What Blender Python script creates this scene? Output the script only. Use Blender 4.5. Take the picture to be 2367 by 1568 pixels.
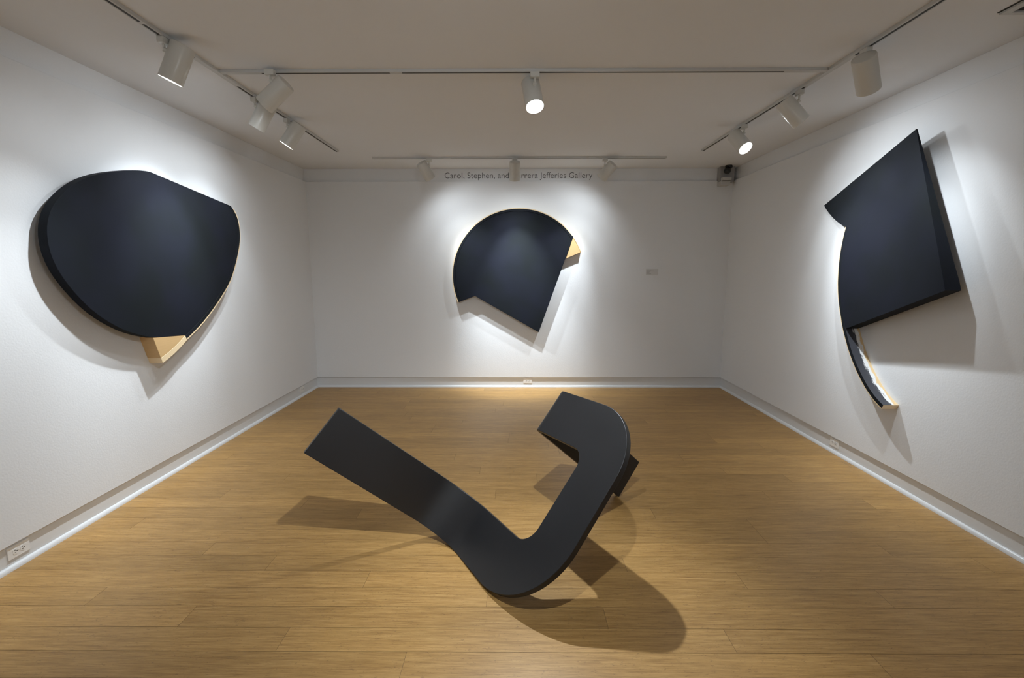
import bpy, bmesh, math, random
from mathutils import Vector, Matrix

# ---------------------------------------------------------------- clear
for o in list(bpy.data.objects):
    bpy.data.objects.remove(o, do_unlink=True)
scene = bpy.context.scene
COL = scene.collection

# ---------------------------------------------------------------- room numbers (metres)
D = 6.268            # far wall
XL, XR = -2.6925, 2.7843
YN = -3.2            # wall behind the camera
HC = 2.874           # ceiling
HF = 2.7125          # top of the wall panels
ZB = 0.1414          # bottom of the wall panels

# ---------------------------------------------------------------- camera
F_PX, W_PX, H_PX = 1089.0, 2367.0, 1568.0
cam_data = bpy.data.cameras.new('camera')
cam = bpy.data.objects.new('camera', cam_data)
COL.objects.link(cam)
cam_data.sensor_fit = 'HORIZONTAL'
cam_data.sensor_width = 36.0
cam_data.lens = 36.0 * F_PX / W_PX
cam_data.clip_start = 0.05
PI_, YA, RO = 0.1476, 0.0064, -0.0008
cy, sy, cp, sp = math.cos(YA), math.sin(YA), math.cos(PI_), math.sin(PI_)
fwd = Vector((-sy * cp, cy * cp, -sp))
right0 = Vector((cy, sy, 0))
up0 = right0.cross(fwd)
cr, sr = math.cos(RO), math.sin(RO)
right = cr * right0 + sr * up0
up = -sr * right0 + cr * up0
m = Matrix((( right.x, up.x, -fwd.x, 0.0),
            ( right.y, up.y, -fwd.y, 0.0),
            ( right.z, up.z, -fwd.z, 1.6),
            (0, 0, 0, 1)))
cam.matrix_world = m
scene.camera = cam

# ---------------------------------------------------------------- world, exposure
world = bpy.data.worlds.new('world')
scene.world = world
world.use_nodes = True
bg = world.node_tree.nodes['Background']
bg.inputs['Color'].default_value = (0.5, 0.5, 0.5, 1)
bg.inputs['Strength'].default_value = 0.0
vs = scene.view_settings
vs.view_transform = 'Standard'
vs.look = 'None'
vs.gamma = 1.0
vs.use_curve_mapping = False
vs.exposure = 0.15

SPOT_W = 39.5                       # watts of a track lamp of relative power 1
SPOT_COL = (0.88, 0.965, 1.03)

# ---------------------------------------------------------------- helpers
def tag(o, label=None, cat=None, group=None, kind=None):
    if label: o['label'] = label
    if cat: o['category'] = cat
    if group: o['group'] = group
    if kind: o['kind'] = kind
    return o

def empty(name, loc, label=None, cat=None, group=None):
    o = bpy.data.objects.new(name, None)
    COL.objects.link(o)
    o.location = loc
    o.empty_display_size = 0.1
    return tag(o, label, cat, group)

def obj(name, bm, mats, parent=None, smooth=False, bevel=0.0, bsegs=2, world_coords=True):
    """link a bmesh given in world coordinates as one mesh object"""
    bmesh.ops.recalc_face_normals(bm, faces=bm.faces)
    me = bpy.data.meshes.new(name)
    bm.to_mesh(me)
    bm.free()
    if not isinstance(mats, (list, tuple)):
        mats = [mats]
    for mm in mats:
        me.materials.append(mm)
    o = bpy.data.objects.new(name, me)
    COL.objects.link(o)
    if smooth:
        for p in me.polygons:
            p.use_smooth = True
    if bevel > 0:
        md = o.modifiers.new('bevel', 'BEVEL')
        md.width = bevel
        md.segments = bsegs
        md.limit_method = 'ANGLE'
        md.angle_limit = math.radians(40)
        md.harden_normals = False
    if parent is not None:
        o.parent = parent
        if world_coords:
            def world_of(p):
                return (world_of(p.parent) @ p.matrix_parent_inverse @ p.matrix_basis) if p.parent else p.matrix_basis.copy()
            o.matrix_parent_inverse = world_of(parent).inverted()
    return o

def add_box(bm, lo, hi, mat=0):
    x0, y0, z0 = lo
    x1, y1, z1 = hi
    v = [bm.verts.new(p) for p in ((x0,y0,z0),(x1,y0,z0),(x1,y1,z0),(x0,y1,z0),(x0,y0,z1),(x1,y0,z1),(x1,y1,z1),(x0,y1,z1))]
    for f in ((0,3,2,1),(4,5,6,7),(0,1,5,4),(1,2,6,5),(2,3,7,6),(3,0,4,7)):
        fc = bm.faces.new([v[i] for i in f])
        fc.material_index = mat
    return v

def box(lo, hi):
    bm = bmesh.new()
    add_box(bm, lo, hi)
    return bm

def loft(bm, front, back, mat=0, caps=True):
    """front/back: lists of world points (same count) -> closed prism"""
    n = len(front)
    f = [bm.verts.new(p) for p in front]
    b = [bm.verts.new(p) for p in back]
    if caps:
        bm.faces.new(f).material_index = mat
        bm.faces.new(list(reversed(b))).material_index = mat
    for i in range(n):
        j = (i + 1) % n
        bm.faces.new((f[i], b[i], b[j], f[j])).material_index = mat

def spline(P, n=6):
    """Catmull-Rom through P"""
    P = [Vector(p) for p in P]
    out = []
    for i in range(len(P) - 1):
        p0 = P[i - 1] if i > 0 else 2 * P[0] - P[1]
        p1, p2 = P[i], P[i + 1]
        p3 = P[i + 2] if i + 2 < len(P) else 2 * P[-1] - P[-2]
        for k in range(n):
            t = k / n
            out.append(0.5 * ((2 * p1) + (-p0 + p2) * t + (2 * p0 - 5 * p1 + 4 * p2 - p3) * t * t + (-p0 + 3 * p1 - 3 * p2 + p3) * t ** 3))
    out.append(P[-1])
    return out

def smooth_pts(P, it=2):
    P = [Vector(p) for p in P]
    for _ in range(it):
        Q = P[:]
        for i in range(1, len(P) - 1):
            Q[i] = P[i] * 0.5 + (P[i - 1] + P[i + 1]) * 0.25
        P = Q
    return P

def offset2(P, d):
    """offset an open 2-D polyline to its left by d"""
    out = []
    for i, p in enumerate(P):
        a = P[max(i - 1, 0)]
        b = P[min(i + 1, len(P) - 1)]
        t = (b - a).normalized()
        out.append(Vector((p.x - t.y * d, p.y + t.x * d)))
    return out

def cyl(bm, p0, p1, r0, r1=None, seg=32, caps=True, mat=0):
    r1 = r0 if r1 is None else r1
    p0, p1 = Vector(p0), Vector(p1)
    ax = (p1 - p0).normalized()
    t = Vector((0, 0, 1)) if abs(ax.z) < 0.9 else Vector((1, 0, 0))
    a = ax.cross(t).normalized()
    b = ax.cross(a)
    A, B = [], []
    for i in range(seg):
        th = 2 * math.pi * i / seg
        d = a * math.cos(th) + b * math.sin(th)
        A.append(bm.verts.new(p0 + d * r0))
        B.append(bm.verts.new(p1 + d * r1))
    for i in range(seg):
        j = (i + 1) % seg
        bm.faces.new((A[i], A[j], B[j], B[i])).material_index = mat
    if caps:
        bm.faces.new(list(reversed(A))).material_index = mat
        bm.faces.new(B).material_index = mat

def lathe(bm, p0, ax, prof, seg=48, mat=0):
    """prof: list of (distance along ax, radius); radius 0 closes"""
    p0 = Vector(p0)
    ax = Vector(ax).normalized()
    t = Vector((0, 0, 1)) if abs(ax.z) < 0.9 else Vector((1, 0, 0))
    a = ax.cross(t).normalized()
    b = ax.cross(a)
    rings = []
    for s, r in prof:
        if r <= 1e-6:
            rings.append([bm.verts.new(p0 + ax * s)])
        else:
            rings.append([bm.verts.new(p0 + ax * s + (a * math.cos(2 * math.pi * i / seg) + b * math.sin(2 * math.pi * i / seg)) * r) for i in range(seg)])
    for k in range(len(rings) - 1):
        R0, R1 = rings[k], rings[k + 1]
        for i in range(seg):
            j = (i + 1) % seg
            if len(R0) == 1 and len(R1) == 1:
                continue
            if len(R0) == 1:
                f = bm.faces.new((R0[0], R1[i], R1[j]))
            elif len(R1) == 1:
                f = bm.faces.new((R0[i], R0[j], R1[0]))
            else:
                f = bm.faces.new((R0[i], R0[j], R1[j], R1[i]))
            f.material_index = mat

# ---------------------------------------------------------------- materials
def new_mat(name):
    mt = bpy.data.materials.new(name)
    mt.use_nodes = True
    nt = mt.node_tree
    bs = nt.nodes['Principled BSDF']
    return mt, nt, bs

def N(nt, typ, **kw):
    n = nt.nodes.new(typ)
    for k, v in kw.items():
        setattr(n, k, v)
    return n

def rgb(n, sock, c):
    n.inputs[sock].default_value = (c[0], c[1], c[2], 1)

def mapping(nt, scale, rot=(0, 0, 0)):
    tc = N(nt, 'ShaderNodeTexCoord')
    mp = N(nt, 'ShaderNodeMapping')
    mp.inputs['Scale'].default_value = scale
    mp.inputs['Rotation'].default_value = rot
    nt.links.new(tc.outputs['Object'], mp.inputs['Vector'])
    return mp

def paint(name, col, rough=0.6, bump=0.0, bscale=300.0, var=0.02, spec=0.5):
    mt, nt, bs = new_mat(name)
    bs.inputs['Roughness'].default_value = rough
    bs.inputs['Specular IOR Level'].default_value = spec
    mp = mapping(nt, (1, 1, 1))
    nz = N(nt, 'ShaderNodeTexNoise')
    nz.inputs['Scale'].default_value = 2.2
    nz.inputs['Detail'].default_value = 4
    nt.links.new(mp.outputs[0], nz.inputs['Vector'])
    mx = N(nt, 'ShaderNodeMix', data_type='RGBA')
    mx.inputs[6].default_value = tuple(c * (1 - var) for c in col) + (1,)
    mx.inputs[7].default_value = tuple(min(1, c * (1 + var)) for c in col) + (1,)
    nt.links.new(nz.outputs['Fac'], mx.inputs[0])
    nt.links.new(mx.outputs[2], bs.inputs['Base Color'])
    if bump > 0:
        n1 = N(nt, 'ShaderNodeTexNoise')
        n1.inputs['Scale'].default_value = bscale
        n1.inputs['Detail'].default_value = 3
        nt.links.new(mp.outputs[0], n1.inputs['Vector'])
        bp = N(nt, 'ShaderNodeBump')
        bp.inputs['Strength'].default_value = bump
        bp.inputs['Distance'].default_value = 0.002
        nt.links.new(n1.outputs['Fac'], bp.inputs['Height'])
        nt.links.new(bp.outputs[0], bs.inputs['Normal'])
    return mt

M_WALL = paint('wall_paint', (0.795, 0.80, 0.81), 0.75, 0.35, 95.0, 0.01, 0.25)
M_CEIL = paint("ceiling_paint", (0.83, 0.84, 0.86), 0.9, 0.05, 120.0, 0.01, 0.1)
M_TRIM = paint('baseboard_paint', (0.73, 0.74, 0.75), 0.32, 0.0, 100.0, 0.01)
M_LAMP = paint('lamp_white_enamel', (0.66, 0.65, 0.61), 0.28, 0.0, 100.0, 0.01)
M_TRACK = paint('track_white', (0.60, 0.60, 0.59), 0.45, 0.0, 100.0, 0.01)
M_SLOT = paint('track_slot_dark', (0.03, 0.026, 0.02), 0.6)
M_OUTLET = paint('outlet_plastic', (0.84, 0.83, 0.81), 0.35)
M_HOLE = paint('outlet_slot_dark', (0.05, 0.045, 0.04), 0.7)
M_BLACK = paint('camera_black', (0.010, 0.010, 0.011), 0.3)
M_GREYBOX = paint('sensor_grey', (0.34, 0.33, 0.32), 0.5)
M_SENSOR = paint('sensor_white', (0.55, 0.54, 0.52), 0.45)
M_LETTER = paint('vinyl_letter', (0.055, 0.055, 0.06), 0.6)
M_CARD = paint('label_card', (0.66, 0.65, 0.64), 0.6)
M_CARDINK = paint('label_ink', (0.30, 0.29, 0.29), 0.7)
M_VENT = paint('vent_black', (0.012, 0.011, 0.010), 0.7)
M_REFL = paint('lamp_reflector', (0.75, 0.75, 0.75), 0.2)

def dark_paint(name, c0, c1, rough=0.42, mott=1.0, scale=2.4, spec=0.5):
    """hand-rubbed dark paint: soft clouds between two close colours, fine brushed sheen"""
    mt, nt, bs = new_mat(name)
    mp = mapping(nt, (1, 1, 1))
    nz = N(nt, 'ShaderNodeTexNoise')
    nz.inputs['Scale'].default_value = scale
    nz.inputs['Detail'].default_value = 3
    nz.inputs['Roughness'].default_value = 0.45
    nt.links.new(mp.outputs[0], nz.inputs['Vector'])
    rp = N(nt, 'ShaderNodeMapRange')
    rp.inputs['From Min'].default_value = 0.35
    rp.inputs['From Max'].default_value = 0.65
    nt.links.new(nz.outputs['Fac'], rp.inputs['Value'])
    mx = N(nt, 'ShaderNodeMix', data_type='RGBA')
    mx.inputs[6].default_value = c0 + (1,)
    mx.inputs[7].default_value = c1 + (1,)
    nt.links.new(rp.outputs[0], mx.inputs[0])
    nt.links.new(mx.outputs[2], bs.inputs['Base Color'])
    n2 = N(nt, 'ShaderNodeTexNoise')
    n2.inputs['Scale'].default_value = 5.0
    n2.inputs['Detail'].default_value = 5
    nt.links.new(mp.outputs[0], n2.inputs['Vector'])
    r2 = N(nt, 'ShaderNodeMapRange')
    r2.inputs['To Min'].default_value = rough - 0.06 * mott
    r2.inputs['To Max'].default_value = rough + 0.06 * mott
    nt.links.new(n2.outputs['Fac'], r2.inputs['Value'])
    nt.links.new(r2.outputs[0], bs.inputs['Roughness'])
    bs.inputs['Specular IOR Level'].default_value = spec
    return mt

M_DARK = dark_paint('blue_black_panel_paint', (0.0105, 0.0125, 0.0142), (0.0125, 0.0140, 0.0210), 0.6, 1, 2.4, 0.06)
M_RIM = dark_paint('blue_black_rim_paint', (0.0095, 0.0115, 0.0135), (0.012, 0.014, 0.019), 0.5, 1, 3.0, 0.08)
M_SCULPT = dark_paint('charcoal_sculpture_paint', (0.0105, 0.0105, 0.0118), (0.0135, 0.0135, 0.0150), 0.40, 0.5, 2.0, 0.5)

def wood_gold(name, c0, c1, rough=0.45):
    mt, nt, bs = new_mat(name)
    mp = mapping(nt, (3, 3, 40))
    nz = N(nt, 'ShaderNodeTexNoise')
    nz.inputs['Scale'].default_value = 3.0
    nz.inputs['Detail'].default_value = 5
    nt.links.new(mp.outputs[0], nz.inputs['Vector'])
    mx = N(nt, 'ShaderNodeMix', data_type='RGBA')
    mx.inputs[6].default_value = c0 + (1,)
    mx.inputs[7].default_value = c1 + (1,)
    nt.links.new(nz.outputs['Fac'], mx.inputs[0])
    nt.links.new(mx.outputs[2], bs.inputs['Base Color'])
    bs.inputs['Roughness'].default_value = rough
    return mt

M_GOLD = wood_gold('honey_wood', (0.56, 0.36, 0.16), (0.64, 0.42, 0.20))
M_GOLD_LT = wood_gold('pale_ply_edge', (0.78, 0.60, 0.36), (0.84, 0.66, 0.42))

# inner face of the curved strip of the right-hand work: dark paint scratched to white, bare wood at the wall
def strip_inner_mat():
    mt, nt, bs = new_mat('scuffed_strip_paint')
    tc = N(nt, 'ShaderNodeTexCoord')
    sp_ = N(nt, 'ShaderNodeSeparateXYZ')
    nt.links.new(tc.outputs['Object'], sp_.inputs[0])
    # x is distance into the room: wall at XR
    sub = N(nt, 'ShaderNodeMath', operation='SUBTRACT')
    sub.inputs[0].default_value = XR
    nt.links.new(sp_.outputs['X'], sub.inputs[1])
    mp = N(nt, 'ShaderNodeMapping')
    mp.inputs['Scale'].default_value = (30, 7, 7)
    mp.inputs['Rotation'].default_value = (math.radians(0), 0, 0)
    nt.links.new(tc.outputs['Object'], mp.inputs['Vector'])
    nz = N(nt, 'ShaderNodeTexNoise')
    nz.inputs['Scale'].default_value = 1.6
    nz.inputs['Detail'].default_value = 7
    nz.inputs['Roughness'].default_value = 0.72
    nt.links.new(mp.outputs[0], nz.inputs['Vector'])
    # white where depth in 0.022..0.055 (ragged)
    ad = N(nt, 'ShaderNodeMath', operation='MULTIPLY_ADD')
    nt.links.new(nz.outputs['Fac'], ad.inputs[0])
    ad.inputs[1].default_value = 0.11
    nt.links.new(sub.outputs[0], ad.inputs[2])          # depth + .11*noise
    w = N(nt, 'ShaderNodeMapRange')
    w.inputs['From Min'].default_value = 0.108
    w.inputs['From Max'].default_value = 0.098
    nt.links.new(ad.outputs[0], w.inputs['Value'])
    g = N(nt, 'ShaderNodeMapRange')
    g.inputs['From Min'].default_value = 0.080
    g.inputs['From Max'].default_value = 0.074
    nt.links.new(ad.outputs[0], g.inputs['Value'])
    m1 = N(nt, 'ShaderNodeMix', data_type='RGBA')
    m1.inputs[6].default_value = (0.045, 0.047, 0.058, 1)
    m1.inputs[7].default_value = (0.80, 0.80, 0.80, 1)
    nt.links.new(w.outputs[0], m1.inputs[0])
    m2 = N(nt, 'ShaderNodeMix', data_type='RGBA')
    m2.inputs[7].default_value = (0.74, 0.54, 0.29, 1)
    nt.links.new(m1.outputs[2], m2.inputs[6])
    nt.links.new(g.outputs[0], m2.inputs[0])
    nt.links.new(m2.outputs[2], bs.inputs['Base Color'])
    bs.inputs['Roughness'].default_value = 0.6
    return mt
M_STRIP = strip_inner_mat()

def emis(name, col, st):
    mt, nt, bs = new_mat(name)
    bs.inputs['Base Color'].default_value = (0.9, 0.9, 0.9, 1)
    bs.inputs['Emission Color'].default_value = col + (1,)
    bs.inputs['Emission Strength'].default_value = st
    return mt
M_LED = emis('lit_lens', (0.95, 0.98, 1.0), 10.0)

def floor_mat():
    mt, nt, bs = new_mat('strand_bamboo')
    at = N(nt, 'ShaderNodeAttribute', attribute_name='plank', attribute_type='GEOMETRY')
    tc = N(nt, 'ShaderNodeTexCoord')
    # shift the pattern per plank
    cx = N(nt, 'ShaderNodeCombineXYZ')
    ml = N(nt, 'ShaderNodeMath', operation='MULTIPLY')
    ml.inputs[1].default_value = 37.0
    nt.links.new(at.outputs['Fac'], ml.inputs[0])
    nt.links.new(ml.outputs[0], cx.inputs['X'])
    nt.links.new(ml.outputs[0], cx.inputs['Z'])
    va = N(nt, 'ShaderNodeVectorMath', operation='ADD')
    nt.links.new(tc.outputs['Object'], va.inputs[0])
    nt.links.new(cx.outputs[0], va.inputs[1])
    def noise(scale, det, rough, dist=0.0):
        mp = N(nt, 'ShaderNodeMapping')
        mp.inputs['Scale'].default_value = scale
        nt.links.new(va.outputs[0], mp.inputs['Vector'])
        n = N(nt, 'ShaderNodeTexNoise')
        n.inputs['Scale'].default_value = 1.0
        n.inputs['Detail'].default_value = det
        n.inputs['Roughness'].default_value = rough
        n.inputs['Distortion'].default_value = dist
        nt.links.new(mp.outputs[0], n.inputs['Vector'])
        return n
    fine = noise((8, 210, 1), 6, 0.74)
    mid = noise((3.5, 55, 1), 6, 0.68, 0.4)
    tone = noise((1.1, 6, 1), 2, 0.5)
    fleck = noise((38, 110, 1), 3, 0.6, 1.6)
    cr1 = N(nt, 'ShaderNodeValToRGB')
    e = cr1.color_ramp.elements
    e[0].position = 0.37; e[0].color = (0.285, 0.153, 0.046, 1)
    e[1].position = 0.64; e[1].color = (0.540, 0.328, 0.118, 1)
    e2 = cr1.color_ramp.elements.new(0.5); e2.color = (0.418, 0.237, 0.075, 1)
    a1 = N(nt, 'ShaderNodeMath', operation='MULTIPLY_ADD')
    nt.links.new(fine.outputs['Fac'], a1.inputs[0]); a1.inputs[1].default_value = 0.6
    m5 = N(nt, 'ShaderNodeMath', operation='MULTIPLY')
    nt.links.new(mid.outputs['Fac'], m5.inputs[0]); m5.inputs[1].default_value = 0.4
    nt.links.new(m5.outputs[0], a1.inputs[2])
    nt.links.new(a1.outputs[0], cr1.inputs['Fac'])
    # plank tone
    hv = N(nt, 'ShaderNodeHueSaturation')
    nt.links.new(cr1.outputs['Color'], hv.inputs['Color'])
    tr = N(nt, 'ShaderNodeMapRange')
    tr.inputs['To Min'].default_value = 0.91; tr.inputs['To Max'].default_value = 1.08
    nt.links.new(at.outputs['Fac'], tr.inputs['Value'])
    t2 = N(nt, 'ShaderNodeMapRange')
    t2.inputs['From Min'].default_value = 0.3; t2.inputs['From Max'].default_value = 0.7
    t2.inputs['To Min'].default_value = 0.92; t2.inputs['To Max'].default_value = 1.08
    nt.links.new(tone.outputs['Fac'], t2.inputs['Value'])
    mu = N(nt, 'ShaderNodeMath', operation='MULTIPLY')
    nt.links.new(tr.outputs[0], mu.inputs[0]); nt.links.new(t2.outputs[0], mu.inputs[1])
    nt.links.new(mu.outputs[0], hv.inputs['Value'])
    fl = N(nt, 'ShaderNodeMapRange')
    fl.inputs['From Min'].default_value = 0.60; fl.inputs['From Max'].default_value = 0.70
    fl.inputs['To Min'].default_value = 0.0; fl.inputs['To Max'].default_value = 0.5
    nt.links.new(fleck.outputs['Fac'], fl.inputs['Value'])
    mx = N(nt, 'ShaderNodeMix', data_type='RGBA')
    nt.links.new(fl.outputs[0], mx.inputs[0])
    nt.links.new(hv.outputs[0], mx.inputs[6])
    mx.inputs[7].default_value = (0.16, 0.085, 0.035, 1)
    nt.links.new(mx.outputs[2], bs.inputs['Base Color'])
    rr = N(nt, 'ShaderNodeMapRange')
    rr.inputs['To Min'].default_value = 0.30; rr.inputs['To Max'].default_value = 0.46
    nt.links.new(mid.outputs['Fac'], rr.inputs['Value'])
    nt.links.new(rr.outputs[0], bs.inputs['Roughness'])
    bs.inputs['Specular IOR Level'].default_value = 0.4
    bp = N(nt, 'ShaderNodeBump')
    bp.inputs['Strength'].default_value = 0.08
    bp.inputs['Distance'].default_value = 0.001
    nt.links.new(fine.outputs['Fac'], bp.inputs['Height'])
    nt.links.new(bp.outputs[0], bs.inputs['Normal'])
    return mt
M_FLOOR = floor_mat()
M_GAP = paint('plank_gap', (0.14, 0.085, 0.04), 0.8)

# ---------------------------------------------------------------- setting
def floor():
    rnd = random.Random(5)
    bm = bmesh.new()
    lay = bm.faces.layers.float.new('plank')
    x0, x1 = XL - 0.04, XR + 0.04
    ROW0, RW = 1.7710, 0.13435
    seams = {0: [-1.874], 1: [-1.014, 0.935], -1: [-0.457, 1.491], 2: [-1.526, 0.42], 3: [-2.072, -0.137, 1.81], 4: [-0.773, 1.176],
             5: [0.600, 2.50], 6: [-1.770, 2.127], 5.5: [], 7: [-0.462, 1.49], 8: [-2.400, 0.913 - 0.55], 9: [-1.031, 0.913], 10: [-1.453, 0.30],
             11: [-2.087, 1.795], 12: [-1.144, 0.95], 13: [-1.773, 2.103], 14: [-2.22, 1.668]}
    seams[0] = [-1.014, 0.935]; seams[1] = [-1.526, 0.42]; seams[2] = [-2.072, -0.137, 1.81]; seams[3] = [-0.773, 1.176]
    seams[4] = [-1.345, 0.60, 2.55]; seams[5] = [-1.770, 0.20, 2.127]; seams[6] = [-0.462, 1.49]; seams[7] = [-2.40, -0.45, 1.493]
    seams[8] = [-1.031, 0.913]; seams[9] = [-1.453, 0.55, 2.432]; seams[10] = [-2.087, -0.14, 1.795]; seams[11] = [-1.144, 0.80]
    seams[12] = [-1.773, 0.17, 2.103]; seams[13] = [-0.28, 1.668]; seams[-1] = [-0.457, 1.491]; seams[-2] = [-1.874, 0.08, 2.03]
    seams.pop(5.5)
    k = int(math.floor((YN - ROW0) / RW)) - 1
    g = 0.0007
    while ROW0 + k * RW < D + 0.03:
        ya = ROW0 + k * RW
        yb = min(ya + RW, D + 0.03)
        if k in seams and k <= 13:
            s = list(seams[k])
        else:
            o = rnd.uniform(0, 1.94)
            s = [x0 + o + i * 1.94 for i in range(4)]
        s = [x for x in s if x0 + 0.05 < x < x1 - 0.05]
        xs = [x0] + s + [x1]
        for a, b in zip(xs[:-1], xs[1:]):
            v = [bm.verts.new(p) for p in ((a + g, ya + g, 0), (b - g, ya + g, 0), (b - g, yb - g, 0), (a + g, yb - g, 0))]
            f = bm.faces.new(v)
            f[lay] = rnd.random()
            f.material_index = 0
        k += 1
    add_box(bm, (x0 - .15, YN - 0.1, -0.12), (x1 + .15, D + 0.19, -0.0012), 1)
    for f in bm.faces:
        if f.material_index == 1:
            f[lay] = 0
    me = bpy.data.meshes.new('floor')
    bm.to_mesh(me); bm.free()
    me.materials.append(M_FLOOR); me.materials.append(M_GAP)
    o = bpy.data.objects.new('floor', me)
    COL.objects.link(o)
    return tag(o, 'honey brown strand bamboo plank floor', None, None, 'structure')
floor()

tag(obj('ceiling', box((XL - 0.2, YN - 0.1, HC), (XR + 0.2, D + 0.2, HC + 0.15)), M_CEIL), 'warm grey-white flat ceiling', None, None, 'structure')

RF, RB = 0.026, 0.016      # recess of frieze band and of baseboard behind the wall panels
def extr(prof_pts, frame_fn, a, b):
    bm = bmesh.new()
    loft(bm, [frame_fn(p[0], a, p[1]) for p in prof_pts], [frame_fn(p[0], b, p[1]) for p in prof_pts])
    return bm
# depth coordinate w: metres from the panel face into the wall (positive = into the wall)
wall_prof = [(RB + .004, -0.06), (RB + .004, ZB), (0, ZB), (0, HF), (RF, HF), (RF, HC), (0.17, HC), (0.17, -0.06)]
fl_ = lambda w, s, z: (XL - w, s, z)
fr_ = lambda w, s, z: (XR + w, s, z)
fb_ = lambda w, s, z: (s, D + w, z)
fn_ = lambda w, s, z: (s, YN - w, z)
def wallobj(name, fn, a, b, lab):
    return tag(obj(name, extr(wall_prof, fn, a, b), M_WALL, bevel=0.0015, bsegs=1), lab, None, None, 'structure')
wallobj('wall_left', fl_, YN - 0.17, D + 0.17, 'white painted left wall with recessed top band')
wallobj('wall_right', fr_, YN - 0.17, D + 0.17, 'white painted right wall with recessed top band')
wallobj('wall_back', fb_, XL - 0.17, XR + 0.17, 'white painted far wall with recessed lettered band')
wallobj('wall_front', fn_, XL - 0.17, XR + 0.17, 'white painted wall behind the viewer')
q_ = [(0.0 + RB - 0.019 * math.cos(t), 0.0 + 0.026 * math.sin(t)) for t in [i * math.pi / 2 / 8 for i in range(9)]]
base_prof = [(RB + 0.004, 0.0)] + q_ + [(RB, 0.03), (RB, ZB + 0.0), (RB + 0.004, ZB)]
base_prof = [(RB + 0.0035, 0.0)] + q_ + [(RB, ZB - 0.001), (RB + 0.0035, ZB - 0.001)]
for nm, fn, a, b in (('baseboard_left', fl_, YN, D + RB), ('baseboard_right', fr_, YN, D + RB), ('baseboard_back', fb_, XL - RB, XR + RB), ('baseboard_front', fn_, XL - RB, XR + RB)):
    o = obj(nm, extr(base_prof, fn, a, b), M_TRIM, smooth=True)
    o.data.set_sharp_from_angle(angle=math.radians(30))
    tag(o, None, None, None, 'structure')

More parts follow.
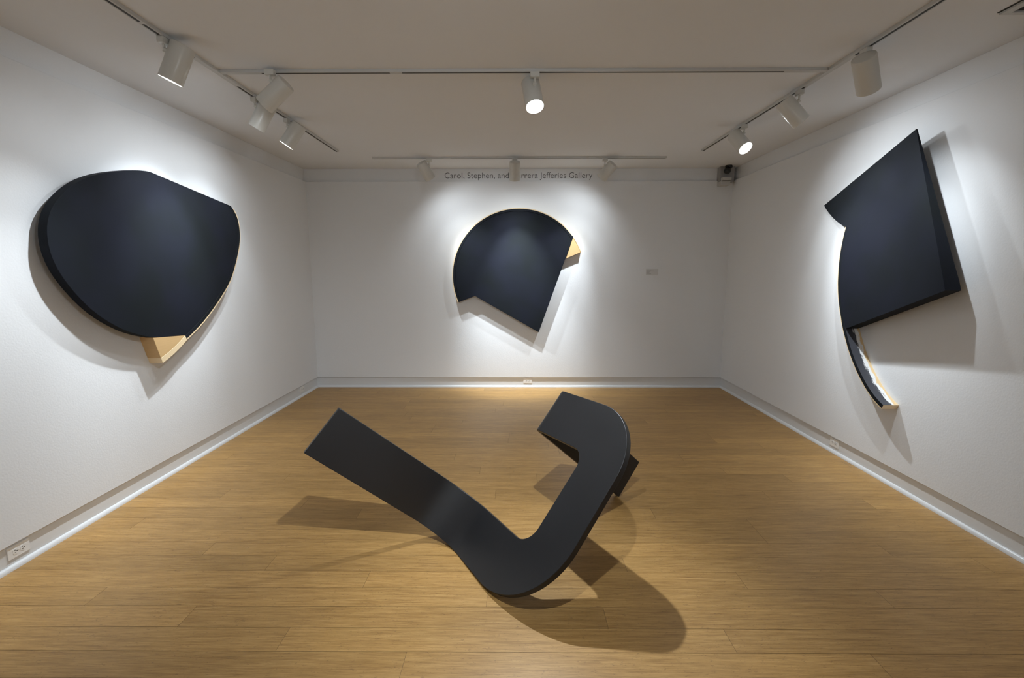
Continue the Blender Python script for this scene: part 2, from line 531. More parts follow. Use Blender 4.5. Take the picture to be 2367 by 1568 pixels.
# ---------------------------------------------------------------- steel sculpture on the floor
SO = Vector((0.03443, 1.83838, 0.02305)); SU = Vector((0.560805, 0.351979, 0.749406)); SV = Vector((-0.506242, 0.861999, -0.026023)); SN = Vector((0.655146, 0.364787, -0.661599))
SP = {'w': 0.2882, 'L': 1.1258, 'w2': 0.2694, 'v1': 0.704, 'r1': 0.2517, 'a1': 1.468, 'l1': 0.7422, 'v3': 0.7046, 'r3': 0.0798, 'a3': 1.5482, 'l3': 0.8741, 't': 0.0349}
def sculpture():
    w, L, w2 = SP['w'], SP['L'], SP['w2']
    t = SP['t']
    RO1, RO2, RI1, RI2 = 0.425, 0.335, 0.105, 0.090
    def corner(cu, cv, r, a0, a1, n):
        return [(cu + r * math.cos(a0 + (a1 - a0) * i / n), cv + r * math.sin(a0 + (a1 - a0) * i / n)) for i in range(n + 1)]
    def tow(u, v, n):
        return SO + SU * u + SV * v + SN * n
    def curve(side, off, n=20):
        if side == 1:
            vv, r, a, l, s = SP['v1'], SP['r1'], SP['a1'], SP['l1'], -1
        else:
            vv, r, a, l, s = SP['v3'], SP['r3'], SP['a3'], SP['l3'], 1
        rad = r + off if s == -1 else r - off
        P = [(vv, off)]
        for i in range(1, n + 1):
            th = a * i / n
            P.append((vv + rad * math.sin(th), s * r - s * rad * math.cos(th)))
        dd = (math.cos(a), s * math.sin(a))
        m_ = 10
        e = P[-1]
        for i in range(1, m_ + 1):
            P.append((e[0] + dd[0] * l * i / m_, e[1] + dd[1] * l * i / m_))
        return P
    bm = bmesh.new()
    NA = 18
    # boundary of the flat C-shaped plate, front (n=0) and back (n=t)
    ring = []
    ring += [(0, SP['v1'])]
    ring += corner(RO1, RO1, RO1, math.pi, 1.5 * math.pi, 28)                    # outer bottom corner
    ring += corner(L - RO2, RO2, RO2, -0.5 * math.pi, 0, 28)                     # outer top corner
    ring += [(L, SP['v3']), (L - w, SP['v3'])]
    ring += list(reversed(corner(L - w - RI2, w2 + RI2, RI2, -0.5 * math.pi, 0, 12)))
    ring += list(reversed(corner(w + RI1, w2 + RI1, RI1, math.pi, 1.5 * math.pi, 12)))
    ring += [(w, SP['v1'])]
    f = [bm.verts.new(tow(u, v, 0)) for u, v in ring]
    b = [bm.verts.new(tow(u, v, t)) for u, v in ring]
    bm.faces.new(f)
    bm.faces.new(list(reversed(b)))
    i3 = ring.index((L, SP['v3']))
    n = len(ring)
    for i in range(n):
        j = (i + 1) % n
        if i == i3 or i == n - 1:
            continue            # open where the bent arms join
        bm.faces.new((f[i], b[i], b[j], f[j]))
    def arm(side, lo_f, hi_f, lo_b, hi_b, u0, u1):
        cf, cb = curve(side, 0), curve(side, t)
        pf0, pf1, pb0, pb1 = lo_f, hi_f, lo_b, hi_b
        for k in range(1, len(cf)):
            qf0 = bm.verts.new(tow(u0, *cf[k])); qf1 = bm.verts.new(tow(u1, *cf[k]))
            qb0 = bm.verts.new(tow(u0, *cb[k])); qb1 = bm.verts.new(tow(u1, *cb[k]))
            bm.faces.new((pf0, pf1, qf1, qf0))
            bm.faces.new((pb1, pb0, qb0, qb1))
            bm.faces.new((pf0, qf0, qb0, pb0))
            bm.faces.new((pf1, pb1, qb1, qf1))
            pf0, pf1, pb0, pb1 = qf0, qf1, qb0, qb1
        bm.faces.new((pf0, pf1, pb1, pb0))
    arm(1, f[0], f[n - 1], b[0], b[n - 1], 0, w)
    arm(3, f[i3 + 1], f[i3], b[i3 + 1], b[i3], L - w, L)
    zmin = min(v.co.z for v in bm.verts)
    for v in bm.verts:
        v.co.z -= zmin * 0.0
    bmesh.ops.recalc_face_normals(bm, faces=bm.faces)
    o = obj('floor_sculpture', bm, M_SCULPT, bevel=0.0025, bsegs=3)
    for p in o.data.polygons:
        p.use_smooth = True
    o.data.set_sharp_from_angle(angle=math.radians(35))
    print('sculpture zmin', min((o.matrix_world @ v.co).z for v in o.data.vertices))
    tag(o, 'charcoal black bent-plate sculpture standing on the middle of the bamboo floor', 'sculpture')
    return o
sculpture()

# ---------------------------------------------------------------- wall work, left
def to2(P): return [Vector(p) for p in P]
def wall_piece_left():
    X = lambda d, p: (XL + d, p[0], p[1])
    root = empty('wall_relief', (XL, 3.4, 1.65), 'large dark rounded relief on the left wall with a wooden wedge at its lower tip', 'artwork', 'dark shaped reliefs hung on the gallery walls')
    DF = 0.10
    A = [(3.4695, 2.2855), (3.4284, 2.2842), (3.3394, 2.2716), (3.2600, 2.2535), (3.1404, 2.2223), (3.0378, 2.1895), (2.9500, 2.1520), (2.8695, 2.1065), (2.7993, 2.0530),
         (2.7341, 1.9890), (2.6951, 1.9340), (2.6700, 1.8830), (2.6543, 1.8293), (2.6485, 1.7735), (2.6497, 1.7175), (2.6600, 1.6630), (2.6801, 1.6036), (2.7140, 1.5370),
         (2.7620, 1.4690), (2.8130, 1.4080), (2.8600, 1.3560), (2.9269, 1.2970), (3.0206, 1.2340), (3.1126, 1.1850), (3.2072, 1.1460), (3.3239, 1.1150)]
    Rr = [(3.6665, 1.0579), (3.7750, 1.1080), (3.8740, 1.1627), (3.9700, 1.2230), (4.0562, 1.2863), (4.1400, 1.3470), (4.2156, 1.4120), (4.2800, 1.4680), (4.3323, 1.5228), (4.3932, 1.6150), (4.4520, 1.7200),
          (4.4911, 1.7999), (4.5140, 1.8686), (4.5235, 1.9403), (4.5222, 2.0095), (4.5080, 2.0700), (4.4744, 2.1257), (4.4166, 2.1711)]
    tip = Vector((3.3906, 0.9167))
    left = spline(smooth_pts(A, 1), 5)
    rim_out = spline(smooth_pts(Rr, 1), 5)
    # rim_out runs bottom -> top; its left side is the panel side
    rim_in = offset2(rim_out, 0.030)
    pan_in = offset2(rim_out, 0.0322)
    ven = offset2(rim_out, -0.011)
    # trim the strips on the straight top edge
    ta, tb = Vector((3.4695, 2.2855)), Vector((4.4166, 2.1711))
    tn = Vector((-(tb - ta).y, (tb - ta).x)).normalized()
    def trim(P):
        Q = [P[0]]
        for a_, b_ in zip(P[:-1], P[1:]):
            da, db = (a_ - ta).dot(tn), (b_ - ta).dot(tn)
            if db < 0:
                Q.append(b_)
            else:
                if da < 0:
                    Q.append(a_ + (b_ - a_) * (da / (da - db)))
                return Q
        e = P[-1] + (P[-1] - P[-2]).normalized() * 0.1
        return Q[:-1] + trim([P[-2], e])[1:] if (e - ta).dot(tn) >= 0 else Q
    rim_in, pan_in, ven = trim(rim_in), trim(pan_in), ven[:-3]
    # panel
    poly = left + pan_in
    poly_f = [X(DF, p) for p in poly]
    bm = bmesh.new()
    loft(bm, poly_f, [X(DF - 0.053, p) for p in poly])
    obj('painted_panel', bm, M_DARK, root, bevel=0.0015)
    bm = bmesh.new()
    ring = rim_out + list(reversed(rim_in))
    loft(bm, [X(DF, p) for p in ring], [X(0.0, p) for p in ring])
    tag(obj('rim_strip', bm, M_RIM, root, bevel=0.001, bsegs=1), 'dark rim strip')
    bm = bmesh.new()
    v0 = Vector((3.7000, 1.0579)) 
    ring = ven + list(reversed([p for p in offset2(rim_out, -0.0003)][:-3]))
    loft(bm, [X(DF - 0.001, p) for p in ring], [X(0.0, p) for p in ring])
    tag(obj('edge_veneer', bm, M_GOLD_LT, root), 'thin pale wood edge')
    # wedge
    tip_out = Vector((3.3906, 0.9167))
    flank = (Vector((3.3239, 1.1195)) - tip_out).normalized()
    li0 = tip_out + flank * 0.042
    ven0 = ven[0] + (ven[0] - ven[1]).normalized() * 0.001
    NK = 14
    dirn = (ven0 - tip_out).normalized()
    perp = Vector((dirn.y, -dirn.x))
    bul = lambda t: perp * (0.010 * 4 * t * (1 - t))
    low_out = [tip_out + (ven0 - tip_out) * (k / NK) + bul(k / NK) for k in range(NK + 1)]
    rin0 = rim_in[0] + (rim_in[0] - rim_in[1]).normalized() * 0.001
    inner = [li0 + (rin0 - li0) * (k / NK) + bul(k / NK) for k in range(NK + 1)]
    pin0 = rin0 + Vector((-0.0012, 0.0012))
    wedge = [p + Vector((-0.0004, 0.0004)) for p in inner[:-1]] + [pin0, pin0 + Vector((0, 0)) + Vector((-0.02, 0.006)), Vector((3.3239, 1.1195)) + Vector((0.02, -0.0005)), Vector((3.3239, 1.1195)) + Vector((0.0, -0.001))]
    bm = bmesh.new()
    loft(bm, [X(DF - 0.0015, p) for p in wedge], [X(0.0, p) for p in wedge])
    obj('wood_wedge', bm, M_GOLD, root, bevel=0.0008, bsegs=1)
    tipband = low_out + list(reversed(inner))
    bm = bmesh.new()
    loft(bm, [X(DF - 0.001, p) for p in tipband], [X(0.0, p) for p in tipband])
    tag(obj('bare_strip_end', bm, M_GOLD_LT, root, bevel=0.0008, bsegs=1), 'pale bare end of the rim strip')
    bm = box((XL, 3.15, 1.45), (XL + DF - 0.054, 4.1, 1.95))
    obj('backing_block', bm, M_GOLD, root)
    return root
wall_piece_left()

# ---------------------------------------------------------------- wall work, centre
def wall_piece_back():
    Y = lambda d, p: (p[0], D - d, p[1])
    root = empty('wall_relief', (0.05, D, 1.5), 'dark round relief cut to a point below, on the far wall under the lettering', 'artwork', 'dark shaped reliefs hung on the gallery walls')
    c = Vector((0.049, 1.504)); R = 0.868
    DF = 0.085
    def arc(r, p0, p1, n=72):
        a0 = math.atan2(p0[1] - c.y, p0[0] - c.x); a1 = math.atan2(p1[1] - c.y, p1[0] - c.x)
        if a0 < a1: a0 += 2 * math.pi
        return [c + Vector((math.cos(a0 + (a1 - a0) * i / n), math.sin(a0 + (a1 - a0) * i / n))) * r for i in range(n + 1)]
    A = Vector((-0.742, 1.167)); B = Vector((0.748, 2.010)); C_ = Vector((0.314, 0.770)); E = Vector((-0.525, 1.251)); Wt = Vector((0.872, 1.822)); Wi = Vector((0.659, 1.735))
    out = arc(R - 0.0115, A, B)
    sin_ = arc(R - 0.040, A, B)
    # end cuts follow the straight sides
    d1 = (E - A).normalized(); d2 = (C_ - B).normalized()
    sin_[0] = A + d1 * 0.034; sin_[-1] = B + d2 * 0.052
    pan = arc(R - 0.0425, A, B); pan[0] = A + d1 * 0.0365; pan[-1] = B + d2 * 0.0558
    out[0] = A; out[-1] = B
    poly = pan + [C_, E]
    bm = bmesh.new(); loft(bm, [Y(DF, p) for p in poly], [Y(0.02, p) for p in poly])
    obj('painted_panel', bm, M_DARK, root, bevel=0.0015)
    ring = out + list(reversed(sin_))
    bm = bmesh.new(); loft(bm, [Y(DF, p) for p in ring], [Y(0.0, p) for p in ring])
    tag(obj('rim_strip', bm, M_RIM, root, bevel=0.001, bsegs=1), 'dark rim strip')
    vo = arc(R, A + Vector((-0.006, -0.006)), Wt); vi = arc(R - 0.011, A + Vector((-0.004, -0.004)), Wt)
    ring = vo + list(reversed(vi))
    bm = bmesh.new(); loft(bm, [Y(DF - 0.001, p) for p in ring], [Y(0.0, p) for p in ring])
    tag(obj('edge_veneer', bm, M_GOLD_LT, root), 'thin pale wood edge')
    wa = arc(R - 0.0115, B + Vector((0.003, -0.004)), Wt, 12)
    poly = [p for p in wa] + [Wi + Vector((0.002, 0)), B + Vector((0.001, -0.006))]
    bm = bmesh.new(); loft(bm, [Y(DF - 0.004, p) for p in poly], [Y(0.0, p) for p in poly])
    obj('wood_wedge', bm, M_GOLD, root, bevel=0.0008, bsegs=1)
    bm = box((-0.25, D - 0.0195, 1.35), (0.35, D, 1.85))
    obj('backing_block', bm, M_GOLD, root)
wall_piece_back()

# ---------------------------------------------------------------- wall work, right
def wall_piece_right():
    root = empty('wall_relief', (XR, 3.5, 1.5), 'dark angular relief on the right wall with a curved scuffed strip hanging below', 'artwork', 'dark shaped reliefs hung on the gallery walls')
    T = Vector((3.304, 2.515)); BLp = Vector((3.799, 1.117)); BR = Vector((2.858, 1.470))
    pl = lambda p: PLANE[0] + PLANE[1] * p[0] + PLANE[2] * p[1]
    curve = spline([(4.3373, 2.1571), (4.2856, 2.1122), (4.2231, 2.0670), (4.1565, 2.0245), (4.0876, 1.9880), (4.0282, 1.9600), (3.9721, 1.9398)], 4)
    band = spline(smooth_pts([(3.9706, 1.9383), (3.9853, 1.8823), (3.9978, 1.8143), (4.0049, 1.7452), (4.0064, 1.6755), (4.0023, 1.6053), (3.9934, 1.5286), (3.9815, 1.4583), (3.9630, 1.3884),
                   (3.9354, 1.3130), (3.9006, 1.2389), (3.8630, 1.1661), (3.8284, 1.1077), (3.7960, 1.0400), (3.7500, 0.9610), (3.6932, 0.8771), (3.6176, 0.7875), (3.5349, 0.7031),
                   (3.4482, 0.6384), (3.3779, 0.6020), (3.3400, 0.5870)], 1), 4)
    # band runs from top to bottom along the outer side; inside of the curve is on its left (towards -y)
    def depth(p):
        a = pl(p)
        z = p[1]
        k = min(1, max(0, (1.2 - z) / 0.12))
        return a * (1 - k) + 0.113 * k
    def ribbon(o0, o1):
        P0, P1 = offset2(band, o0), offset2(band, o1)
        return P0, P1
    s = 1 if offset2(band, 0.03)[20].x < band[20].x else -1
    def side(o): return offset2(band, s * o)
    # outer veneer
    def strip(name, oa, ob, mats, dd=0.0, lab=None, bev=0.0):
        a, b = side(oa), side(ob)
        bm = bmesh.new()
        n = len(a)
        va = [[bm.verts.new((XR - depth(band[i]) + dd, a[i].x, a[i].y)), bm.verts.new((XR - depth(band[i]) + dd, b[i].x, b[i].y)),
               bm.verts.new((XR, b[i].x, b[i].y)), bm.verts.new((XR, a[i].x, a[i].y))] for i in range(n)]
        for i in range(n - 1):
            for k in range(4):
                l = (k + 1) % 4
                f = bm.faces.new((va[i][k], va[i][l], va[i + 1][l], va[i + 1][k]))
                f.material_index = 1 if (k == 1 and len(mats) > 1) else 0
        e0 = bm.faces.new(va[0]); e1 = bm.faces.new(list(reversed(va[-1])))
        if len(mats) > 2:
            e1.material_index = 2
        o = obj(name, bm, mats, root, bevel=bev, bsegs=1)
        if lab: tag(o, lab)
        return o
    strip('edge_veneer', 0.0, 0.0075, [M_GOLD_LT], 0.0008, 'thin pale wood edge')
    strip('curved_strip', 0.0078, 0.036, [M_RIM, M_STRIP, M_GOLD_LT], 0.0, 'curved strip with scuffed paint on its inner face')
    # panel, a slab tilted out from the wall and tapering upwards
    inner = side(0.0388)
    inner = [p for p in inner if p.y > 1.125 and p.y < 1.93]
    nl = Vector((BLp.x - BR.x, BLp.y - BR.y)).normalized()
    nn = Vector((-nl.y, nl.x))
    if (T - BR).dot(nn) < 0: nn = -nn
    def th(p):
        h = max(0.0, (Vector(p) - BR).dot(nn))
        return max(0.008, 0.096 * (1 - (h / 0.47) ** 2)) if h < 0.47 else 0.008
    right_edge = [BR + (T - BR) * (i / 40) for i in range(1, 40)]
    poly = [T] + curve[:-1] + [Vector((3.955, 1.936))] + inner + [Vector((3.786, 1.122)), BR] + right_edge
    fr = [(XR - pl(p), p.x, p.y) for p in poly]
    bk = [(XR - max(0.012, pl(p) - th(p)), p.x, p.y) for p in poly]
    bm = bmesh.new()
    fv = [bm.verts.new(p) for p in fr]; bv = [bm.verts.new(p) for p in bk]
    bm.faces.new(fv)
    for i in range(len(fv)):
        j = (i + 1) % len(fv)
        bm.faces.new((fv[i], bv[i], bv[j], fv[j]))
    bmesh.ops.triangulate(bm, faces=[bm.faces.new(list(reversed(bv)))])
    obj('painted_panel', bm, M_DARK, root, bevel=0.0015)
    bm = bmesh.new()
    loft(bm, [(XR - 0.065, 3.25, 1.60), (XR - 0.065, 3.65, 1.60), (XR - 0.065, 3.65, 1.85), (XR - 0.065, 3.25, 1.85)],
             [(XR, 3.25, 1.60), (XR, 3.65, 1.60), (XR, 3.65, 1.85), (XR, 3.25, 1.85)])
    obj('backing_block', bm, M_GOLD, root)
PLANE = (0.52043, -0.09951, -0.02452)
#@PLANE
wall_piece_right()

# ---------------------------------------------------------------- lighting tracks
TZ = HC - 0.019
def track(lab, x0, y0, x1, y1, slots, axis):
    """surface track: white body with a dark slot in its underside; slots = list of (a, b) along the axis"""
    root = empty('lighting_track', ((x0 + x1) / 2, (y0 + y1) / 2, HC), lab, 'lighting track', 'white lighting tracks on the ceiling')
    W2 = 0.0175
    bm = bmesh.new()
    if axis == 'y':
        add_box(bm, (x0 - W2, y0, TZ), (x0 + W2, y1, HC))
    else:
        add_box(bm, (x0, y0 - W2, TZ), (x1, y0 + W2, HC))
    obj('track_body', bm, M_TRACK, root, bevel=0.001, bsegs=1)
    for a, b in slots:
        bm = bmesh.new()
        if axis == 'y':
            add_box(bm, (x0 - 0.0075, a, TZ - 0.0006), (x0 + 0.0075, b, TZ + 0.002))
        else:
            add_box(bm, (a, y0 - 0.0065, TZ - 0.0006), (b, y0 + 0.0065, TZ + 0.002))
        obj('track_slot', bm, M_SLOT, root)
XTL, XTR = -1.925, 2.022
YT1, YT2, YT0 = 3.262, 5.655, 1.06
track('long white lighting track on the ceiling along the left wall', XTL, YN + 0.3, XTL, 5.33, [(YN + 0.4, 2.615), (2.64, 3.03), (3.48, 5.32)], 'y')
track('long white lighting track on the ceiling along the right wall', XTR, YN + 0.3, XTR, 5.33, [(YN + 0.4, 3.03), (3.52, 5.32)], 'y')
track('white lighting track crossing the middle of the ceiling', XTL + 0.02, YT1, XTR - 0.02, YT1, [(-1.64, -0.81), (-0.73, 1.73)], 'x')
track('white lighting track on the ceiling nearest the far wall', -1.64, YT2, 1.735, YT2, [(-1.63, -0.82), (-0.74, 1.725)], 'x')
track('white lighting track crossing the ceiling above the viewer', XTL + 0.02, YT0, XTR - 0.02, YT0, [(-1.64, -0.81), (-0.73, 1.73)], 'x')

# ---------------------------------------------------------------- track lamps
def lamp(mount, C, ax, lab, power=(1, 1, 0.1), beam=None, axis='y', knuckle=None):
    """mount: point on the track; C: centre of the can; ax: pointing direction"""
    C = Vector(C); ax = Vector(ax).normalized()
    L, R = 0.205, 0.061
    root = empty('track_spotlight', (mount[0], mount[1], HC), lab, 'track light', 'white cylinder spotlights on the ceiling tracks')
    bm = bmesh.new()
    hx, hy = (0.018, 0.030) if axis == 'y' else (0.030, 0.018)
    add_box(bm, (mount[0] - hx, mount[1] - hy, TZ - 0.034), (mount[0] + hx, mount[1] + hy, TZ - 0.001))
    obj('track_adapter', bm, M_LAMP, root, bevel=0.003)
    # the stem drops from the adapter to a knuckle on the flank of the can
    if knuckle:
        kn, kc = Vector(knuckle[0]), Vector(knuckle[1])
    else:
        kc = C - ax * 0.038
        sd = ax.cross(Vector((0, 0, 1))).normalized()
        kn = kc + sd * (R + 0.008)
    side = (kn - kc).normalized()
    bm = bmesh.new()
    cyl(bm, Vector((mount[0], mount[1], TZ - 0.030)), Vector((kn.x, kn.y, kn.z)), 0.0070, seg=16)
    obj('stem', bm, M_LAMP, root)
    bm = bmesh.new()
    cyl(bm, kc + side * (R - 0.003), kn + side * 0.007, 0.0125, seg=24)
    obj('knuckle', bm, M_LAMP, root, bevel=0.002)
    p0 = C - ax * (L / 2)
    bm = bmesh.new()
    lathe(bm, p0, ax, [(0, 0), (0, R - 0.006), (0.0018, R - 0.0018), (0.006, R), (L - 0.001, R), (L, R - 0.001), (L, R - 0.0028), (L - 0.030, R - 0.0032), (L - 0.030, 0)], 64)
    o = obj('lamp_housing', bm, M_LAMP, root, smooth=True)
    o.data.set_sharp_from_angle(angle=math.radians(35))
    bm = bmesh.new()
    lathe(bm, p0, ax, [(L - 0.0295, R - 0.012), (L - 0.024, R - 0.012), (L - 0.021, R - 0.016), (L - 0.019, 0)], 48)
    o = obj('lit_lens', bm, M_LED, root, smooth=True)
    o.data.set_sharp_from_angle(angle=math.radians(35))
    # the reflector's beam: a hot core, the main cone and a weak wide spill
    d = Vector(beam or ax).normalized()
    for nm, p, h, dr in (('beam_core', power[0], 27, d), ('beam_cone', power[1], 42, d), ('beam_spill', power[2], 72, (d + ax).normalized())):
        if p <= 0:
            continue
        ld = bpy.data.lights.new(nm, 'SPOT')
        ld.energy = SPOT_W * p
        ld.color = SPOT_COL
        ld.spot_size = math.radians(2 * h)
        ld.spot_blend = 1.0
        ld.shadow_soft_size = 0.022
        lo = bpy.data.objects.new(nm, ld)
        COL.objects.link(lo)
        lo.rotation_mode = 'QUATERNION'
        lo.rotation_quaternion = dr.to_track_quat('-Z', 'Y')
        lo.parent = root
        lo.location = C + ax * (L / 2 + 0.005) - Vector((mount[0], mount[1], HC))
    return root

# (core, cone, spill) powers and beam direction of every lamp; the reflector in the can may sit a little off its axis
lamp((-1.925, 2.7794), (-1.8916, 2.8217, 2.7392), (-0.4212, -0.0348, -0.9063), 'white cylinder spotlight nearest the viewer on the left track, its lit rim showing', (1.8, 1.1, 0.15), (-0.325, -0.22, -0.92), knuckle=((-1.925, 2.7794, 2.7944), (-1.8771, 2.8229, 2.7704)))
lamp((-1.925, 3.6933), (-1.8941, 3.7295, 2.7374), (-0.5298, 0.0004, -0.8481), 'white cylinder spotlight on the left track, behind the tilted one on the cross track', (2.6, 1.8, 0.13), (-0.494, -0.143, -0.858), knuckle=((-1.925, 3.6933, 2.799), (-1.8751, 3.7294, 2.7678)))
lamp((-1.925, 4.1898), (-1.8961, 4.2184, 2.7307), (-0.5475, -0.1146, -0.8289), 'white cylinder spotlight farthest along the left track, thin lit rim showing', (0, 0.85, 0.34), (-0.529, -0.066, -0.846), knuckle=((-1.925, 4.1898, 2.797), (-1.8765, 4.2225, 2.7605)))
lamp((-1.56, 3.2047), (-1.5531, 3.243, 2.7232), (-0.7775, 0.067, -0.6253), 'white cylinder spotlight tilted left at the left end of the middle cross track', (0.45, 0.2, 0.22), (-0.785, 0.26, -0.563), axis='x', knuckle=((-1.56, 3.2047, 2.7934), (-1.5211, 3.2402, 2.7489)))
lamp((0.128, 3.2550), (0.1156, 3.3060, 2.7370), (0.14, -0.44, -0.887), 'white cylinder spotlight with bright lens facing the viewer, on the middle cross track', (4.4, 0.5, 0.7), (0.014, -0.448, -0.894), axis='x', knuckle=((0.128, 3.255, 2.785), (0.113, 3.3165, 2.7585)))
lamp((2.022, 2.9415), (2.0165, 2.9111, 2.7067), (0.5413, 0.4431, -0.7146), 'white cylinder spotlight nearest the viewer on the right track, seen from behind', (0.8, 0.9, 0.02), (0.486, 0.286, -0.826), knuckle=((2.022, 2.9415, 2.7771), (1.9982, 2.8961, 2.7309)))
lamp((2.022, 3.5803), (1.9998, 3.6146, 2.722), (0.6558, -0.0901, -0.7496), 'white cylinder spotlight tilted to the right, middle one on the right track', (0.6, 0.2, 0.33), (0.658, 0.055, -0.751), knuckle=((2.022, 3.5803, 2.785), (1.9804, 3.6173, 2.7442)))
lamp((2.022, 4.3928), (1.99, 4.3977, 2.7161), (0.2655, -0.6348, -0.7256), 'white cylinder spotlight with its bright lens showing, farthest on the right track', (2.3, 1.0, 0.32), (0.42, -0.42, -0.80), knuckle=((2.022, 4.3928, 2.7901), (1.9788, 4.4245, 2.7466)))
lamp((-0.987, 5.6517), (-1.0319, 5.6631, 2.7231), (0.4438, 0.445, -0.7779), 'white cylinder spotlight on the far track left of the lettering, tilted right', (2.9, 0.5, 0.34), (0.47, 0.27, -0.84), axis='x', knuckle=((-0.987, 5.6517, 2.7836), (-1.0461, 5.6488, 2.7482)))
lamp((-0.003, 5.6526), (-0.003, 5.6075, 2.7088), (-0.0011, 0.4642, -0.8857), 'white upright cylinder spotlight hanging in front of the lettering', (6.0, 1.2, 0.22), (0.03, 0.375, -0.925), axis='x', knuckle=((-0.003, 5.6526, 2.7713), (-0.003, 5.5915, 2.7393)))
lamp((1.031, 5.6525), (1.0654, 5.6673, 2.717), (-0.5607, 0.4525, -0.6934), 'white cylinder spotlight on the far track right of the lettering, tilted left', (2.7, 0.5, 0.38), (-0.36, 0.28, -0.89), axis='x', knuckle=((1.031, 5.6525, 2.7842), (1.0845, 5.6519, 2.7406)))
# unseen lamps: one above the viewer; the two behind are added for bounce light
lamp((0.140, YT0), (0.150, 1.040, 2.735), (-.15, 0.67, -0.73), 'white cylinder spotlight above the viewer aimed at the floor sculpture', (2.6, 2.6, 0.9), (-0.228, 0.68, -0.7), axis='x')

track('white lighting track added on the ceiling near the wall behind the viewer', XTL + 0.02, -1.9, XTR - 0.02, -1.9, [(-1.64, -0.81), (-0.73, 1.73)], 'x')  # added to carry two fill lamps that raise the room's ambient light
lamp((-1.2, -1.9), (-1.2, -1.93, 2.735), (0, -.47, -.88), 'added fill spotlight unseen behind the viewer, bouncing light off the rear wall at left', (2.3, 4.3, 0.8), (0, -.55, -.83), axis='x')
lamp((1.2, -1.9), (1.2, -1.93, 2.735), (0, -.47, -.88), 'added fill spotlight unseen behind the viewer, bouncing light off the rear wall at right', (2.3, 4.3, 0.8), (0, -.55, -.83), axis='x')

# ---------------------------------------------------------------- outlets
def outlet(pos, wall, lab):
    """pos: along-wall centre; plate lies sideways on the baseboard"""
    zc = 0.091
    hw, hh, th = 0.058, 0.035, 0.006
    if wall == 'left':
        P = lambda s, d, z: (XL - RB + d, s, z)
    elif wall == 'right':
        P = lambda s, d, z: (XR + RB - d, s, z)
    else:
        P = lambda s, d, z: (s, D + RB - d, z)
    root = empty('wall_outlet', P(pos, 0, zc), lab, 'electrical outlet', 'white outlets set sideways in the baseboard')
    def pb(bm, s0, s1, d0, d1, z0, z1):
        a, b = P(s0, d0, z0), P(s1, d1, z1)
        add_box(bm, [min(a[i], b[i]) for i in range(3)], [max(a[i], b[i]) for i in range(3)])
    bm = bmesh.new(); pb(bm, pos - hw, pos + hw, 0, th, zc - hh, zc + hh)
    obj('cover_plate', bm, M_OUTLET, root, bevel=0.002)
    for sgn in (-1, 1):
        c = pos + sgn * 0.0195
        bm = bmesh.new()
        n = 24
        ring = []
        for i in range(n):
            t = 2 * math.pi * i / n
            u = max(-0.0125, min(0.0125, 0.0165 * math.cos(t)))
            ring.append((u, 0.0165 * math.sin(t)))
        loft(bm, [P(c + u, th + 0.0012, zc + v) for u, v in ring], [P(c + u, th - 0.001, zc + v) for u, v in ring])
        rc = obj('receptacle', bm, M_OUTLET, root)
        bm = bmesh.new()
        for dz in (-0.0065, 0.0065):
            pb(bm, c - 0.0060, c + 0.0020, th + 0.0008, th + 0.0018, zc + dz - 0.0015, zc + dz + 0.0015)
        pb(bm, c + 0.0055, c + 0.0100, th + 0.0008, th + 0.0018, zc - 0.0026, zc + 0.0026)
        obj('plug_slots', bm, M_HOLE, rc)
    bm = bmesh.new()
    a = Vector(P(pos, th - 0.0005, zc)); b = Vector(P(pos, th + 0.0012, zc))
    cyl(bm, a, b, 0.0032, seg=16)
    obj('screw', bm, M_TRIM, root)
outlet(2.354, 'left', 'white outlet in the left baseboard at the lower left corner of the view')
outlet(5.815, 'left', 'white outlet in the left baseboard close to the far corner')
outlet(0.173, 'back', 'white outlet in the baseboard of the far wall')
outlet(3.962, 'right', 'white outlet in the baseboard of the right wall')

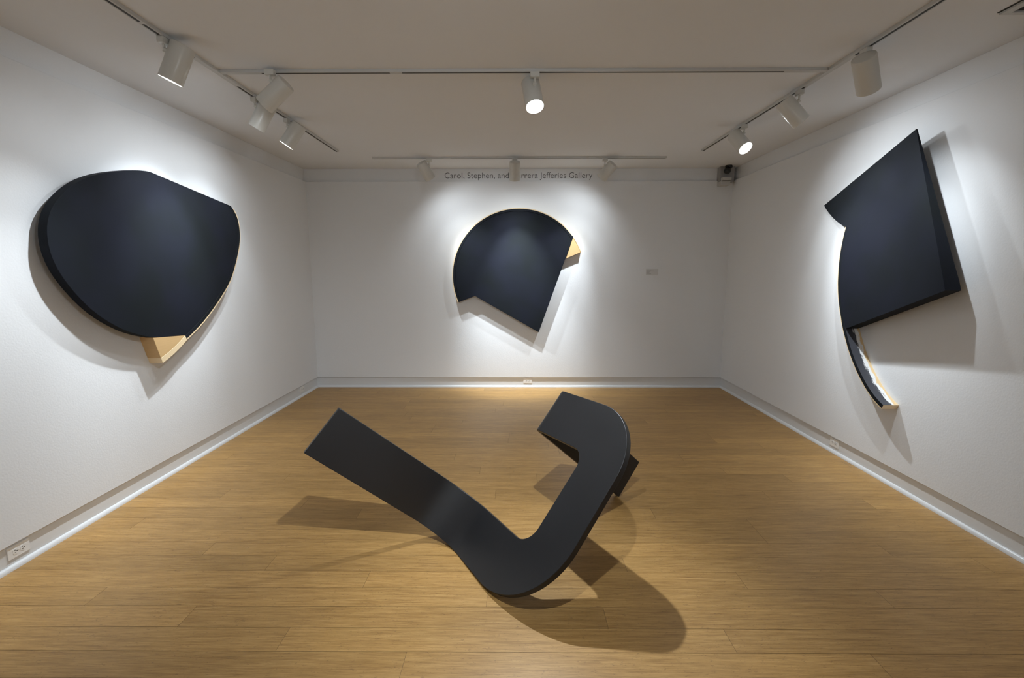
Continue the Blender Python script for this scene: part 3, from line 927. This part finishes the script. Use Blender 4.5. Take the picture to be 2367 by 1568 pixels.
# ---------------------------------------------------------------- lettering
def lettering():
    cu = bpy.data.curves.new('wall_lettering', 'FONT')
    cu.body = 'Carol, Stephen, and Carrera Jefferies Gallery'
    cu.size = 0.1
    cu.offset = -0.0012
    cu.extrude = 0.0006
    cu.space_character = 1.0
    to = bpy.data.objects.new('tmp_text', cu)
    COL.objects.link(to)
    bpy.context.view_layer.update()
    dg = bpy.context.evaluated_depsgraph_get()
    me = bpy.data.meshes.new_from_object(to.evaluated_get(dg))
    bpy.data.objects.remove(to, do_unlink=True)
    xs = [v.co.x for v in me.vertices]; 
    x0, x1 = min(xs), max(xs)
    capH = 0.0729
    kx = (0.992 + 0.904) / (x1 - x0)
    kz = 0.0765 / capH
    for v in me.vertices:
        x, y, z = v.co
        v.co = (-0.904 + (x - x0) * kx, D + RF - 0.0007 - z, 2.754 + y * kz)
    root = empty('wall_lettering', (0.044, D + RF, 2.79), 'dark grey lettering naming the gallery on the top band of the far wall', 'lettering')
    # one mesh per letter
    n = len(me.vertices)
    par = list(range(n))
    def find(i):
        while par[i] != i:
            par[i] = par[par[i]]; i = par[i]
        return i
    for e in me.edges:
        par[find(e.vertices[0])] = find(e.vertices[1])
    isl = {}
    for i in range(n):
        isl.setdefault(find(i), []).append(i)
    groups = sorted(([min(me.vertices[i].co.x for i in v), max(me.vertices[i].co.x for i in v), v] for v in isl.values()), key=lambda g: g[0])
    merged = []
    for g in groups:
        if merged and min(g[1], merged[-1][1]) - g[0] > 0.6 * min(g[1] - g[0], merged[-1][1] - merged[-1][0]):
            merged[-1] = [merged[-1][0], max(g[1], merged[-1][1]), merged[-1][2] + g[2]]
        else:
            merged.append(g)
    owner = {}
    for k, g in enumerate(merged):
        for i in g[2]: owner[i] = k
    faces = [[] for _ in merged]
    for p in me.polygons:
        faces[owner[p.vertices[0]]].append(list(p.vertices))
    for k, g in enumerate(merged):
        idx = {v: j for j, v in enumerate(g[2])}
        m2 = bpy.data.meshes.new('letter')
        m2.from_pydata([me.vertices[i].co - root.location for i in g[2]], [], [[idx[v] for v in f] for f in faces[k]])
        m2.materials.append(M_LETTER)
        lo = bpy.data.objects.new('letter', m2)
        COL.objects.link(lo)
        lo.parent = root
lettering()

# ---------------------------------------------------------------- wall label
def wall_label():
    root = empty('wall_label', (1.80, D, 1.56), 'small pale text label on the far wall, right of the dark disc relief', 'label')
    bm = box((1.722, D - 0.004, 1.522), (1.880, D, 1.600))
    obj('label_card', bm, M_CARD, root, bevel=0.0006, bsegs=1)
    bm = bmesh.new()
    for z, a, b in ((1.584, 1.730, 1.790), (1.572, 1.730, 1.822), (1.560, 1.730, 1.775), (1.549, 1.730, 1.765), (1.534, 1.730, 1.790)):
        add_box(bm, (a, D - 0.0046, z - 0.0018), (b, D - 0.0038, z + 0.0018))
    obj('text_lines', bm, M_CARDINK, root)
wall_label()

# ---------------------------------------------------------------- security camera in the far right corner
def security():
    YR = D + RF
    root = empty('security_camera', (2.65, YR, HC), 'small black camera on a grey box in the upper right far corner', 'security camera')
    bm = box((2.588, 6.200, 2.688), (2.765, YR, HC - 0.0005))
    obj('housing_box', bm, M_GREYBOX, root, bevel=0.004)
    bm = bmesh.new()
    add_box(bm, (2.583, 6.150, 2.640), (2.704, D - 0.0005, 2.690))
    o = obj('sensor_base', bm, M_SENSOR, root, bevel=0.006)
    bm = bmesh.new()
    add_box(bm, (2.598, 6.140, 2.697), (2.712, 6.199, 2.738))
    o = obj('sensor_cover', bm, M_SENSOR, root, bevel=0.006)
    bm = bmesh.new()
    cyl(bm, (2.666, 6.135, HC - 0.0005), (2.650, 6.130, HC - 0.030), 0.048, 0.036, 32)
    obj('camera_mount', bm, M_BLACK, root, bevel=0.004)
    bm = bmesh.new()
    cc = Vector((2.638, 6.115, 2.806)); r = 0.041
    prof = [(r - r * math.cos(math.pi * i / 20), max(0, r * math.sin(math.pi * i / 20))) for i in range(21)]
    prof[0] = (0, 0); prof[-1] = (2 * r, 0)
    ax = Vector((0, -1, -0.4)).normalized()
    lathe(bm, cc - ax * r, ax, prof, 32)
    b_ = obj('camera_ball', bm, M_BLACK, root, smooth=True)
security()

# ---------------------------------------------------------------- ceiling vent
def vent():
    root = empty('ceiling_vent', (2.58, 2.3, HC), 'white ceiling vent with a dark opening, top right corner of the view', 'vent')
    x0, x1, y0, y1 = 2.435, 2.735, 2.0, 2.60
    bm = bmesh.new()
    t = 0.040
    z0 = HC - 0.012
    for lo, hi in (((x0, y0, z0), (x0 + t, y1, HC)), ((x1 - t, y0, z0), (x1, y1, HC)), ((x0 + t, y0, z0), (x1 - t, y0 + 0.024, HC)), ((x0 + t, y1 - 0.024, z0), (x1 - t, y1, HC))):
        add_box(bm, lo, hi)
    obj('vent_frame', bm, M_TRACK, root)
    bm = box((x0 + t, y0 + 0.024, HC - 0.003), (x1 - t, y1 - 0.024, HC - 0.0005))
    obj('vent_opening', bm, M_VENT, root)
    bm = box((x0 - 0.010, y0, HC - 0.003), (x0 - 0.0002, y1, HC - 0.0002))  # dark strip put in as the shadow of the gap along the frame
    obj('vent_edge_shadow', bm, M_VENT, root)
vent()
